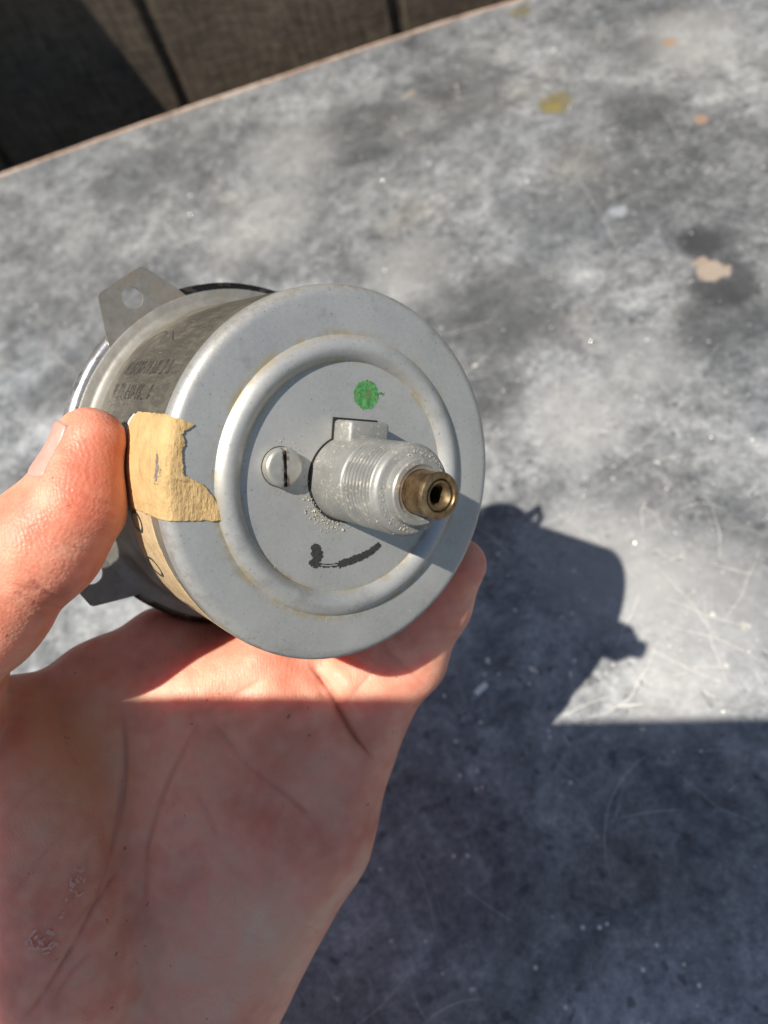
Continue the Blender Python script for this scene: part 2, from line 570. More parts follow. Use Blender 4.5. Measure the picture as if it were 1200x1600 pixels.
def mat_cover():
    m = Mat('dull_zinc_plate')
    co = m.coord()
    x, y, z = m.sep(co)
    r = m.math('MULTIPLY', m.math('SQRT', m.math('ADD', m.math('MULTIPLY', x, x), m.math('MULTIPLY', y, y))), 1000.0)
    big = m.noise(co, 55, 4, .6)
    fine = m.noise(co, 1000, 4, .7)
    col = m.ramp(big, [(.3, (.375, .378, .37)), (.7, (.475, .475, .46))])
    col = m.mix(m.smooth(fine, .35, .7, 0, .35), col, (.52, .52, .50))
    sp = m.smooth(m.noise(co, 1250, 3, .6), .63, .71)
    col = m.mix(m.math('MULTIPLY', sp, .55), col, (.14, .135, .12))
    # grime and dust caught along the pressed bead and the rim
    dn = m.noise(co, 320, 4, .7)
    dn2 = m.noise(m.mapping(co, loc=(.3, 0, 0)), 60, 3)
    def band(c, w):
        return m.smooth(m.math('ABSOLUTE', m.math('SUBTRACT', r, c)), 0.1, w, 1, 0)
    dirt = m.math('MULTIPLY', m.math('ADD', band(24.4, 1.3), band(30.0, 1.6)), m.smooth(dn, .40, .58))
    dirt = m.math('MULTIPLY', dirt, m.smooth(dn2, .38, .6, .25, 1))
    col = m.mix(m.math('MULTIPLY', dirt, .9, clamp=True), col, (.42, .35, .22))
    rust = m.math('MULTIPLY', band(39.4, 1.8), m.smooth(dn, .46, .62))
    col = m.mix(m.math('MULTIPLY', rust, .4), col, (.27, .21, .14))
    gd = m.math('MULTIPLY', m.smooth(m.noise(co, 2600, 2, .5), .62, .68), m.smooth(m.noise(co, 140, 3), .45, .65))
    col = m.mix(m.math('MULTIPLY', gd, .6), col, (.60, .54, .38))
    # worn grey smudges
    sm = m.smooth(m.noise(m.mapping(co, loc=(2, 5, 1)), 110, 5, .65), .56, .72)
    col = m.mix(m.math('MULTIPLY', sm, .4), col, (.24, .23, .21))
    h = m.math('ADD', m.math('MULTIPLY', fine, .6), m.math('MULTIPLY', m.noise(co, 600, 3), .4))
    return m.out(col, m.ramp(big, [(.3, .38), (.7, .50)]), .5, m.bump(h, .16, .0003))


def mat_case():
    m = Mat('dirty_nickel')
    co = m.coord()
    x, y, z = m.sep(co)
    th = m.math('ARCTAN2', y, x)
    cyl = m.n('CombineXYZ', {0: m.math('MULTIPLY', th, .04), 1: z, 2: 0.0}).outputs[0]
    big = m.noise(cyl, 60, 5, .65)
    st = m.noise(m.mapping(cyl, scale=(1, .22, 1), rot=(0, 0, .35)), 700, 4, .65)
    col = m.ramp(big, [(.32, (.085, .075, .056)), (.5, (.165, .15, .118)), (.68, (.26, .24, .195))])
    # rubbed dark grime patch, on the flank over the stamp
    d = m.n('VectorMath', {0: m.mapping(cyl, loc=(-.108 * .55, .022, 0), scale=(.55, 1, 1))}, operation='LENGTH').outputs['Value']
    g = m.math('MULTIPLY', m.smooth(m.math('ADD', d, m.math('MULTIPLY', m.math('SUBTRACT', big, .5), .02)), .012, .030, 1, 0), m.smooth(st, .3, .62, .5, 1))
    col = m.mix(m.math('MULTIPLY', g, .85), col, (.055, .05, .042))
    col = m.mix(m.smooth(st, .62, .78, 0, .35), col, (.6, .58, .52))
    return m.out(col, m.ramp(big, [(.3, .6), (.7, .48)]), .25, m.bump(st, .10, .0003))


MAT_COVER, MAT_CASE = mat_cover(), mat_case()

# back cover: flat plate, pressed bead ring, rolled rim
prof = [(0, 0), (9, 0), (18, 0), (23.9, 0)]
for t in np.linspace(0, 1, 25):
    prof.append((24.4 + 5.4 * t, 1.75 * math.sin(math.pi * t) ** .8))
prof += [(30.3, 0), (33, 0), (37.4, -.02)]
for t in np.linspace(0, 1, 9)[1:]:
    prof.append((37.4 + 2.65 * math.sin(t * math.pi / 2), -2.6 + 2.58 * math.cos(t * math.pi / 2)))
prof += [(40.1, -3.2), (40.1, -3.7), (39.6, -3.9)]
V, Fc = lathe(prof, 192)
V = [(x, y, z + (.00006 * nz(x, y, 5, 60))) for x, y, z in V]
cover = mesh_obj('back_cover', V, Fc, MAT_COVER, gauge, 40)
prof = [(39.5, -3.6), (39.95, -4.0), (40.0, -4.6), (40.0, -30), (40.0, -48.0), (40.1, -49.0)]
V, Fc = lathe(prof, 160)
mesh_obj('case', V, Fc, MAT_CASE, gauge, 50)

# bezel
m = Mat('worn_glint_chrome')
co = m.coord()
nb = m.noise(co, 140, 5, .65)
ch = m.smooth(m.noise(m.mapping(co, loc=(1, 0, 0)), 260, 4, .6), .50, .62)
bx_ = m.smooth(m.math('ADD', m.sep(co)[0], m.math('MULTIPLY', nb, .012)), -.030, -.022, 1, 0)  # left of the rim coloured bright for its chrome glints, the rest dark
col = m.mix(bx_, m.mix(m.math('MULTIPLY', ch, .35), (.05, .043, .038), (.30, .27, .24)), m.mix(m.math('MULTIPLY', ch, .6), (.62, .60, .58), (.16, .14, .13)))
MAT_BEZEL = m.out(col, m.ramp(nb, [(.3, .16), (.7, .38)]), .85, m.bump(nb, .2, .0006))
prof = []
for t in np.linspace(0, 2 * math.pi, 20, endpoint=False):
    rr, zz = 44.0 + 1.75 * math.cos(t), -55.6 + 1.75 * math.sin(t)
    prof.append((rr, zz if t < math.pi else zz - 4.5 * max(0, math.sin(t - math.pi)) ** .5))
V, Fc = lathe(prof, 160, True)
V = [(x * (1 + .004 * nz(math.atan2(y, x) * 6, z * 400, 2)), y * (1 + .004 * nz(math.atan2(y, x) * 6, z * 400, 2)), z) for x, y, z in V]
mesh_obj('bezel', V, Fc, MAT_BEZEL, gauge, 60)
m = Mat('lens_glass')
MAT_GLASS = m.out((.02, .022, .024), .05, 0)
V, Fc = lathe([(0, -58), (20, -57.8), (42.6, -57.2), (42.6, -56.2), (0, -56.2)], 64)
mesh_obj('lens', V, Fc, MAT_GLASS, gauge, 40)

# mounting tabs with holes
m = Mat('tab_zinc')
co = m.coord()
nb = m.noise(co, 180, 5, .65)
nf = m.noise(co, 900, 3, .6)
col = m.ramp(nb, [(.3, (.17, .165, .148)), (.7, (.27, .26, .235))])
col = m.mix(m.smooth(nf, .58, .72, 0, .6), col, (.19, .17, .14))
ru = m.smooth(m.noise(m.mapping(co, loc=(4, 0, 0)), 120, 4, .6), .58, .72)
col = m.mix(m.math('MULTIPLY', ru, .5), col, (.26, .19, .12))
MAT_TAB = m.out(col, .5, .3, m.bump(nf, .2, .0003))


def tab_mesh():
    poly = [(40.2, -12.4), (44.6, -10.9), (53.0, -6.9), (53.6, -6.3), (53.75, 0), (53.6, 6.1), (53.0, 6.7), (44.6, 10.9), (40.2, 12.4)]
    hc, hr = 48.7, 2.55
    n = 72
    P = np.array(poly)
    V, Fc = [], []
    for k in range(n):
        t = 2 * math.pi * k / n
        d = np.array([math.cos(t), math.sin(t)])
        best = 99
        for a, b in zip(P, np.roll(P, -1, 0)):
            e = b - a
            den = d[0] * e[1] - d[1] * e[0]
            if abs(den) < 1e-9:
                continue
            w = a - np.array([hc, 0])
            s = (w[0] * e[1] - w[1] * e[0]) / den
            u_ = (w[0] * d[1] - w[1] * d[0]) / den
            if s > 0 and -1e-6 <= u_ <= 1 + 1e-6:
                best = min(best, s)
        for z in (-53.9, -52.95):
            for rr in (hr, best):
                V.append(((hc + d[0] * rr) * .001, d[1] * rr * .001, z * .001))
    for k in range(n):
        a, b = 4 * k, 4 * ((k + 1) % n)
        Fc += [(a, a + 1, b + 1, b), (a + 2, b + 2, b + 3, a + 3), (a, b, b + 2, a + 2), (a + 1, a + 3, b + 3, b + 1)]
    return V, Fc


V, Fc = tab_mesh()
Vf, Ff = lathe([(40.05, -48.6), (40.12, -49.6), (40.5, -51.0), (41.2, -52.1), (42.0, -52.55), (43.6, -52.7), (43.9, -52.9), (43.9, -53.6), (42, -53.7)], 160)
mesh_obj('flange', Vf, Ff, MAT_TAB, gauge, 50)
t0 = mesh_obj('mounting_tab', V, Fc, MAT_TAB, gauge, 30)
t0.rotation_euler = (0, 0, R(130))
for deg in (218, 40, 310):
    t1 = t0.copy()
    sc.collection.objects.link(t1)
    t1.parent = gauge
    t1.rotation_euler = (0, 0, R(deg))

# drive socket: barrel, helical thread, neck
m = Mat('cast_zinc')
co = m.coord()
nb = m.noise(co, 150, 5, .65)
nf = m.noise(co, 1100, 3, .6)
x, y, z = m.sep(co)
col = m.ramp(nb, [(.3, (.23, .23, .22)), (.7, (.32, .32, .305))])
col = m.mix(m.smooth(nf, .55, .75, 0, .45), col, (.25, .235, .2))
gd = m.math('MULTIPLY', m.smooth(m.noise(co, 1500, 3, .6), .55, .64), m.smooth(m.noise(co, 200, 3), .42, .6))
col = m.mix(m.math('MULTIPLY', gd, .65), col, (.62, .56, .42))
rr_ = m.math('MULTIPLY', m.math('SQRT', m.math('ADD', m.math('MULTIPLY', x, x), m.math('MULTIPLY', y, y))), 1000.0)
gri = m.math('MULTIPLY', m.smooth(rr_, 8.2, 8.75, 1, 0), m.math('MULTIPLY', m.smooth(z, .0118, .0126), m.smooth(z, .0212, .022, 1, 0)))  # groove shade and grime painted dark into the thread valleys
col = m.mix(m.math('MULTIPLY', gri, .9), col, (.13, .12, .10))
MAT_CAST = m.out(col, m.ramp(nb, [(.3, .42), (.7, .58)]), .4, m.bump(nf, .12, .0002))
n = 128
rows = [(9.1, 0.0), (9.05, .4), (9.0, 1.0)] + [(9.0, h) for h in (4, 8, 11.2)]
hs = np.arange(11.6, 22.0, .1)
tail = [(8.75, 22.1), (8.7, 22.6), (8.35, 23.2), (7.9, 23.5), (6.7, 23.55), (6.45, 23.7), (6.4, 24.0), (6.35, 25.6), (6.1, 25.9), (5.2, 25.95), (4.9, 25.7), (4.3, 25.6)]
V, Fc = [], []
grid = []
th = np.linspace(0, 2 * np.pi, n, endpoint=False)
for r, h in rows:
    grid.append([(r, t, h) for t in th])
for h in hs:
    row = []
    env = min(1, (h - 11.6) / .8, (22.0 - h) / .6)
    for t in th:
        ph = ((h - 1.2 * t / (2 * math.pi)) / 1.2) % 1.0
        tri = abs(ph * 2 - 1)
        prof_ = min(1, max(0, (tri - .2) / .5))
        row.append((8.98 - .85 * max(env, 0) * (1 - prof_), t, h))
    grid.append(row)
for r, h in tail:
    grid.append([(r, t, h) for t in th])
for row in grid:
    V += [(r * math.cos(t) * .001, r * math.sin(t) * .001, h * .001) for r, t, h in row]
for i in range(len(grid) - 1):
    for k in range(n):
        k2 = (k + 1) % n
        Fc.append((i * n + k, i * n + k2, (i + 1) * n + k2, (i + 1) * n + k))
barrel = mesh_obj('threaded_barrel', V, Fc, MAT_CAST, gauge, 35)
# lug cast on the side of the barrel, in its notch
bm = box_bm(-.0043, .0060, .0058, .0122, -.001, .0064, .0009, 4)
for v in bm.verts:
    v.co.z += .0004 * nz(v.co.x, v.co.y, 3, 300)
    if v.co.x > .003 and v.co.z > .003:
        v.co.z -= .0008
bm_obj('lug', bm, MAT_CAST, barrel, 50)
m = Mat('gap_black')
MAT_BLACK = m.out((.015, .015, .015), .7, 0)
bm = box_bm(-.00475, .0062, .004, .01262, .00001, .00022, .0)  # thin black plate drawing the shaded gap round the lug
bm_obj('gap_plate', bm, MAT_BLACK, barrel)
V, Fc = lathe([(8.8, .02), (9.42, .02), (9.42, .12), (8.8, .12)], 96, True)
o = mesh_obj('gap_ring', V, Fc, MAT_BLACK, barrel, 40)  # black ring drawing the dark gap of the barrel hole
o.location = (-.00022, -.00008, 0)

# brass sleeve with bore
m = Mat('aged_brass')
co = m.coord()
nb = m.noise(co, 420, 5, .65)
nf = m.noise(m.mapping(co, scale=(1, 1, 3)), 900, 3)
col = m.ramp(nb, [(.28, (.11, .07, .035)), (.5, (.33, .22, .115)), (.72, (.48, .36, .21))])
MAT_BRASS = m.out(col, m.ramp(nf, [(.3, .26), (.7, .45)]), .9, m.bump(nf, .12, .0002))
V, Fc = lathe([(4.2, 24.8), (4.2, 30.6), (4.32, 30.75), (4.35, 31.2), (4.15, 31.6), (3.6, 31.75), (3.15, 31.7), (3.0, 31.5), (2.98, 29.0), (2.98, 24.8)], 80, True)
sl = mesh_obj('brass_sleeve', V, Fc, MAT_BRASS, gauge, 40)
V, Fc = lathe([(2.86, 26), (2.86, 31.2), (2.7, 31.45), (2.4, 31.5), (1.95, 31.0), (1.65, 30.2), (1.6, 26), (1.6, 14), (0, 14)], 64)
# squared bore
V = [((x * (1 - .10 * math.cos(4 * math.atan2(y, x))) if math.hypot(x, y) < .0019 else x), (y * (1 - .10 * math.cos(4 * math.atan2(y, x))) if math.hypot(x, y) < .0019 else y), z) for x, y, z in V]
mesh_obj('drive_tube', V, Fc, mat_simple('bore_dark_brass', (.05, .035, .018), (.20, .14, .07), 500, .5, .6, .2), sl, 40)  # tube brass coloured dark for the shade inside its bore

# slotted screw
def screw_mesh():
    bm = bmesh.new()
    def prism(pts, z0, z1, dome):
        lo = [bm.verts.new((x * .001, y * .001, z0 * .001)) for x, y in pts]
        mid = [bm.verts.new((x * .001, y * .001, (z1 - .45) * .001)) for x, y in pts]
        sx_ = (1 if sum(p[0] for p in pts) > 0 else -1) if dome else 0
        hi = [bm.verts.new(((x + (0 - x) * .07 * dome) * .001, (y - y * .07 * dome) * .001, (z1 - .12) * .001)) for x, y in pts]
        top = [bm.verts.new(((x + (sx_ * .52 - x) * .22 * dome) * .001, (y - y * .22 * dome) * .001, z1 * .001)) for x, y in pts]
        k = len(pts)
        for A, B in ((lo, mid), (mid, hi), (hi, top)):
            for i in range(k):
                bm.faces.new((A[i], A[(i + 1) % k], B[(i + 1) % k], B[i]))
        bm.faces.new(top)
        bm.faces.new(lo[::-1])
    r, s = 4.0, .52
    ph = math.asin(s / r)
    for sg in (1, -1):
        pts = []
        for t in np.linspace(-math.pi / 2 + ph, math.pi / 2 - ph, 26):
            pts.append((sg * r * math.cos(t), r * math.sin(t)))
        prism(pts if sg > 0 else pts[::-1], .7, 2.1, 1)
    prism([(3.99 * math.cos(t), 3.99 * math.sin(t)) for t in np.linspace(0, 2 * math.pi, 48, endpoint=False)], -.1, 1.15, 0)
    return bm


m = Mat('screw_steel')
co = m.coord()
nb = m.noise(co, 300, 4, .6)
x, y, z = m.sep(co)
col = m.ramp(nb, [(.3, (.36, .35, .31)), (.7, (.50, .49, .45))])
rs = m.math('MULTIPLY', m.smooth(m.math('ABSOLUTE', x), .0004, .0011, 1, 0), m.smooth(m.noise(co, 700, 3), .42, .6))
col = m.mix(m.math('MULTIPLY', rs, .9), col, (.09, .045, .025))
sm_ = m.out(col, .42, .6, m.bump(nb, .2, .0002))
scr = bm_obj('screw', screw_mesh(), sm_, gauge, 40)
scr.location = (-.0161, .0019, 0)
scr.scale = (1, 1, 1.2)
V, Fc = lathe([(3.8, .02), (4.12, .02), (4.12, .1), (3.8, .1)], 48, True)
mesh_obj('crevice_ring', V, Fc, MAT_BLACK, scr, 40)  # thin black ring drawing the dark crevice at the screw's foot
scr.rotation_euler = (0, 0, R(6))

# paint marks: ragged patches laid on the cover, built cell by cell
def patch(name, fn, x0, x1, y0, y1, step, z, mat, parent):
    V, Fc, ids = [], [], {}
    def vid(i, j):
        if (i, j) not in ids:
            ids[(i, j)] = len(V)
            V.append((((x0 + i * step) + .3 * step * nz(i, j, 1, .9)) * .001, ((y0 + j * step) + .3 * step * nz(i, j, 7, .9)) * .001, z * .001))
        return ids[(i, j)]
    for i in range(int((x1 - x0) / step)):
        for j in range(int((y1 - y0) / step)):
            if fn(x0 + (i + .5) * step, y0 + (j + .5) * step):
                Fc.append((vid(i, j), vid(i + 1, j), vid(i + 1, j + 1), vid(i, j + 1)))
    return mesh_obj(name, V, Fc, mat, parent)


m = Mat('green_paint')
co = m.coord()
nb = m.noise(co, 900, 4, .65)
col = m.ramp(nb, [(.3, (.03, .11, .035)), (.5, (.065, .24, .07)), (.72, (.15, .36, .14))])
br = m.smooth(m.noise(m.mapping(co, loc=(.7, 0, 0)), 420, 3), .55, .66)
col = m.mix(m.math('MULTIPLY', br, .55), col, (.12, .12, .05))
MAT_GREEN = m.out(col, .45, 0, m.bump(nb, .3, .0003))


def fgreen(x, y):
    dx, dy = x - 3.0, y - 17.8
    if 3.2 < dx < 4.6 and abs(dy - .6 + .5 * nz(x, 0, 0, 2)) < .22:
        return True
    return math.hypot(dx, dy * 1.06) < 3.15 + .4 * nz(x, y, 0, 1.2) + .3 * nz(x, y, 3, 4)


patch('paint_dot', fgreen, -2, 8, 13, 22.5, .1, .06, MAT_GREEN, cover)
MAT_INK = mat_simple('black_marker', (.018, .018, .018), (.05, .048, .045), 1200, .5, 0, .0)
ARC = [(-6.0, -18.4), (-3.5, -18.7), (-1, -18.6), (1.5, -18.1), (4.5, -17.2), (7, -16.2), (9.0, -14.8)]


def seg_d(x, y, pts):
    best, bt = 99, 0
    for i, ((ax, ay), (bx, by)) in enumerate(zip(pts[:-1], pts[1:])):
        ex, ey = bx - ax, by - ay
        t = max(0, min(1, ((x - ax) * ex + (y - ay) * ey) / (ex * ex + ey * ey)))
        d = math.hypot(x - ax - ex * t, y - ay - ey * t)
        if d < best:
            best, bt = d, i + t
    return best, bt / (len(pts) - 1)


def fstroke(x, y):
    j = .30 * nz(x, y, 0, 1.6) + .12 * nz(x, y, 4, 5)
    d, t = seg_d(x, y, ARC)
    w = .42 if t < .35 else (.85 if t < .8 else .75)
    if .05 < t < .33 and d < .13:
        return False
    if d < w + j:
        return True
    d, t = seg_d(x, y, [(-6.6, -15.0), (-6.1, -16.5), (-6.3, -18.2)])
    if d < 1.15 + .25 * math.sin(t * 5) + 1.3 * j:
        return True
    return math.hypot(x + 7.4, y + 18) < .75 + j


patch('marker_stroke', fstroke, -10, 11, -21, -13, .09, .05, MAT_INK, cover)

# masking tape ----------------------------------------------------------
def mat_tape(name, c1, c2):
    m = Mat(name)
    co = m.coord()
    n1 = m.noise(co, 260, 5, .6)
    cr = m.noise(m.mapping(co, scale=(1, .35, 1)), 1500, 4, .65)
    col = m.ramp(n1, [(.3, c1), (.7, c2)])
    sp = m.smooth(m.noise(co, 1700, 2), .66, .72)
    col = m.mix(m.math('MULTIPLY', sp, .5), col, (.25, .17, .08))
    dd = m.smooth(m.noise(m.mapping(co, loc=(2, 2, 2)), 130, 5, .7), .52, .7)
    col = m.mix(m.math('MULTIPLY', dd, .4), col, (.30, .20, .10))
    return m.out(col, .8, 0, m.bump(m.math('ADD', cr, n1), .6, .0006))


MAT_TAPE = mat_tape('masking_tape', (.45, .295, .125), (.57, .395, .185))
MAT_TAPE2 = mat_tape('old_tape', (.42, .30, .155), (.56, .42, .25))
MAT_TORN = mat_simple('torn_paper', (.55, .53, .45), (.70, .68, .60), 900, .9, 0, .4)
RE, RR = 40.1, 2.6


def section(y, s, off):
    """tape wrapped over the rim: y across, s<0 down the flank, s>0 in over the cover (mm)"""
    xe = math.sqrt(max(RE * RE - y * y, 1))
    q = RR * (2 - math.pi / 2)          # length saved by the rounded rim
    a = RR * math.pi / 4
    if s < -RR:
        x, z, nx, nzv = -xe, s, -1, 0
    elif s > RR:
        x, z, nx, nzv = -(xe - s), 0, 0, 1
    else:
        t = (s + RR) / (2 * RR) * math.pi / 2
        x, z = -(xe - RR) - RR * math.cos(t), -RR + RR * math.sin(t)
        nx, nzv = -math.cos(t), math.sin(t)
    k = xe / RE
    # outward direction on the flank follows the cylinder
    if nx:
        ox, oy = nx * k, (y / RE) * abs(nx)
    else:
        ox, oy = 0, 0
    return (x + ox * off, y + oy * off, z + nzv * off)


YS = np.array([-8.9, -8.0, -6.5, -4.6, -2.9, -1.9, -1.2, -.4, 2, 4, 5.9, 7.2, 7.8, 8.6, 9.2, 9.9, 10.6])
S1 = np.array([12.9, 12.6, 11.6, 10.2, 9.0, 7.9, 6.3, 4.4, 4.0, 3.6, 3.9, 3.0, 3.2, 4.6, 4.7, 2.2, -3.0])
YS0 = np.array([-8.9, -5, -1, 3, 8.2, 9.5, 10.6])
S0 = np.array([-21.3, -22.3, -22.6, -23.6, -23.2, -21.6, -19.5])


def tape_upper():
    ny, ns = 110, 110
    V = []
    for i in range(ny):
        f = i / (ny - 1)
        y = -8.9 + 19.5 * f
        s0 = np.interp(y, YS0, S0) + .35 * nz(y, 0, 2, 1.5) + .2 * nz(y, 0, 5, 5)
        s1 = np.interp(y, YS, S1) + .28 * nz(y, 0, 7, 1.8) + .18 * nz(y, 3, 9, 6)
        for j in range(ns):
            s = s0 + (s1 - s0) * j / (ns - 1)
            yy = y + (.25 * nz(s, 0, 1, .7) + .12 * nz(s, 0, 4, 3)) * (1 if i in (0, ny - 1) else max(0, 1 - min(i, ny - 1 - i) / 6))
            lift = .16 + .14 * max(0, nz(y, s, 3, .35)) + .07 * nz(y, s, 6, 1.6)
            # crease and tear in the tape
            d, _ = seg_d(y, s, [(-1.1, 4.6), (-.8, 2.2), (-.2, 1.2)])
            lift += .22 * math.exp(-(d / .35) ** 2)
            d, _ = seg_d(y, s, [(-1.4, -1.8), (.6, -1.4), (3.4, -2.0)])
            lift += .28 * math.exp(-((d - .6) / .3) ** 2) - .12 * math.exp(-(d / .35) ** 2)
            # lifted tip at the lower right, curling edges
            lift += .5 * max(0, (s - 8) / 5) * max(0, (-4 - y) / 5)
            V.append(section(yy, s, max(lift, .06)))
    Fc = [(i * ns + j, (i + 1) * ns + j, (i + 1) * ns + j + 1, i * ns + j + 1) for i in range(ny - 1) for j in range(ns - 1)]
    me_v = [(x * .001, y * .001, z * .001) for x, y, z in V]
    o = mesh_obj('masking_tape', me_v, Fc, MAT_TAPE, gauge, 60)
    sd = o.modifiers.new('thickness', 'SOLIDIFY')
    sd.thickness = .00014
    sd.offset = 0
    # dark mark in the tear
    def fm(y, s):
        d, t = seg_d(y, s, [(-2.0, -2.2), (.3, -1.4), (3.2, -2.2)])
        return d < .72 * math.sin(math.pi * min(1, max(0, t * .9 + .08))) + .45 * nz(y, s, 0, 2.0)
    V, Fc = [], []
    st = .16
    for i in range(-16, 26):
        for j in range(-26, 2):
            y, s = i * st, j * st
            if fm(y, s):
                b = len(V)
                for dy, ds in ((0, 0), (st, 0), (st, st), (0, st)):
                    V.append(tuple(.001 * c for c in section(y + dy, s + ds, .46)))
                Fc.append((b, b + 1, b + 2, b + 3))
    mesh_obj('ink_mark', V, Fc, mat_simple('grey_ink', (.10, .085, .08), (.24, .20, .17), 1500, .8, 0, .0), o)
    # white torn paper fibre along the far edge
    V, Fc = [], []
    for i in range(40):
        y = -7.5 + 17.6 * i / 39
        s0 = np.interp(y, YS0, S0)
        w = 1.5 * max(0, (y - 1) / 9) + .45 + .4 * nz(y, 2, 1, 2)
        for s in (s0 - w, s0 - w * .5, s0 + .6):
            V.append(tuple(.001 * c for c in section(y, s, .12 if s < s0 else .1)))
    for i in range(39):
        for k in range(2):
            b = i * 3 + k
            Fc.append((b, b + 3, b + 4, b + 1))
    mesh_obj('torn_edge', V, Fc, MAT_TORN, o, 60)


tape_upper()


def cylp(deg, d, off=0.2, r=40.0):
    t = R(deg)
    return ((r + off) * math.cos(t) * .001, (r + off) * math.sin(t) * .001, d * .001)


def tape_strip():
    V, Fc = [], []
    n, k = 90, 22
    for i in range(n):
        dg = -170 + 78 * i / (n - 1)
        d0 = np.interp(dg, [-170, -164, -151, -137, -120, -92], [-23.0, -23.2, -24.6, -25.5, -25.5, -25]) + .3 * nz(dg, 0, 1, .3)
        d1 = np.interp(dg, [-170, -164, -152, -143, -129, -92], [-8.6, -8.2, -7.4, -6.4, -6.2, -6.5]) + .25 * nz(dg, 5, 1, .3)
        for j in range(k):
            d = d0 + (d1 - d0) * j / (k - 1)
            V.append(cylp(dg, d, .13 + .06 * nz(dg, d, 3, .3)))
    Fc = [(i * k + j, (i + 1) * k + j, (i + 1) * k + j + 1, i * k + j + 1) for i in range(n - 1) for j in range(k - 1)]
    o = mesh_obj('tape_strip', V, Fc, MAT_TAPE2, gauge, 60)
    sd = o.modifiers.new('thickness', 'SOLIDIFY')
    sd.thickness = .00012
    # hand-lettered figures seen edge-on: two rounded loops and short strokes
    def stroke(pts, w, nm):
        V, Fc = [], []
        for a, b in zip(pts[:-1], pts[1:]):
            a, b = np.array(a), np.array(b)
            e = (b - a) / (np.linalg.norm(b - a) + 1e-9)
            pn = np.array([-e[1], e[0]]) * w / 2
            q = len(V)
            for p_ in (a - pn - e * w * .2, b - pn + e * w * .2, b + pn + e * w * .2, a + pn - e * w * .2):
                V.append(cylp(p_[0] / 39.6 * 180 / math.pi, p_[1], .27))
            Fc.append((q, q + 1, q + 2, q + 3))
        mesh_obj(nm, V, Fc, MAT_INK, o)
    k = math.pi / 180 * 39.6
    def loop(dg, d, rx, ry):
        return [(dg * k + rx * math.cos(t), d + ry * math.sin(t)) for t in np.linspace(0, 6.3, 26)]
    stroke(loop(-163.0, -18.6, 2.1, 3.0), .6, 'ink_letter')
    stroke(loop(-147.5, -20.0, 2.2, 3.6), .6, 'ink_letter')
    stroke([(-131 * k, -23), (-131.5 * k, -15.5)], .6, 'ink_letter')
    stroke([(-127 * k, -22), (-129 * k, -19)], .6, 'ink_letter')
    stroke([(-125 * k, -16), (-125.5 * k, -12)], .6, 'ink_letter')


tape_strip()

# faint stamped lettering on the flank: two rubbed lines of characters
def stamp():
    V, Fc = [], []
    k = math.pi / 180 * 39.6
    def line(a, b, w=.34):
        a, b = np.array(a, float), np.array(b, float)
        e = (b - a) / (np.linalg.norm(b - a) + 1e-9)
        pn = np.array([-e[1], e[0]]) * w / 2
        q = len(V)
        for p_ in (a - pn, b - pn, b + pn, a + pn):
            V.append(cylp(p_[0] / k, p_[1], .05, 40.0))
        Fc.append((q, q + 1, q + 2, q + 3))
    r2 = random.Random(3)
    glyphs = [[(0, 0, 0, 1), (0, 1, .6, 1), (0, .5, .5, .5)], [(0, 0, .3, 1), (.3, 1, .6, 0)], [(0, 0, 0, 1), (.6, 0, .6, 1), (0, .5, .6, .5)],
              [(0, 0, .6, 0), (.6, 0, .6, 1), (.6, 1, 0, 1), (0, 1, 0, 0)], [(0, 0, 0, 1), (0, 1, .6, .7), (.6, .7, 0, .45), (0, .45, .6, 0)], [(.3, 0, .3, 1)], [(0, 1, .6, 1), (.6, 1, .1, 0)]]
    for dg, d0, d1 in ((156.0, -44, -16), (147.5, -43, -12)):
        d = d0
        while d < d1:
            g = r2.choice(glyphs)
            for x0, y0, x1, y1 in g:
                if r2.random() < .82:
                    line((dg * k - 3.2 * y0 * -1 - 0 + r2.uniform(-.1, .1), d + 2.0 * x0), (dg * k + 3.2 * y1, d + 2.0 * x1), r2.uniform(.35, .6))
            d += 2.3 if r2.random() < .85 else 4
    # scribbled arc and tick higher up
    pts = [(137 * k + 2.6 * math.cos(t), -40 + 4.5 * math.sin(t)) for t in np.linspace(1.2, 5.0, 14)]
    for a, b in zip(pts[:-1], pts[1:]):
        line(a, b, .3)
    line((134 * k, -33), (139 * k, -26), .35)
    mesh_obj('stamped_lettering', V, Fc, mat_simple('faded_ink', (.012, .011, .01), (.05, .045, .04), 800, .6, .0, .0), gauge)


stamp()

# grit on the gauge
pts, sz = [], []
def add(x, y, z, s):
    pts.append((x * .001, y * .001, z * .001))
    sz.append(s * .001)
for i in range(420):                                   # at the foot of the barrel
    t = rng.normal(R(235), .42)
    r = 9.3 + abs(rng.normal(0, 1.6))
    add(r * math.cos(t), r * math.sin(t), .12, rng.gamma(2, .05))
for i in range(520):                                   # inner and outer foot of the bead
    t = rng.uniform(R(175), R(360)) if rng.random() < .75 else rng.uniform(0, 6.28)
    r = rng.normal(24.1, .28) if rng.random() < .6 else rng.normal(30.2, .3)
    add(r * math.cos(t), r * math.sin(t), .08, rng.gamma(2, .038))
for i in range(120):                                   # scattered over the plate
    t, r = rng.uniform(0, 6.28), 38 * math.sqrt(rng.random())
    if 10 < r < 24 or 30 < r:
        add(r * math.cos(t), r * math.sin(t), .05, rng.gamma(2, .04))
for i in range(110):                                   # round the screw
    t = rng.uniform(0, 6.28)
    r = 4.6 + abs(rng.normal(0, .5))
    add(-15.3 + r * math.cos(t), 1.8 + r * math.sin(t), .08, rng.gamma(2, .04))
for i in range(420):                                   # on the shoulder of the socket
    t = rng.uniform(0, 6.28)
    r = rng.uniform(6.6, 7.9)
    add(r * math.cos(t), r * math.sin(t), 23.6, rng.gamma(2, .045))
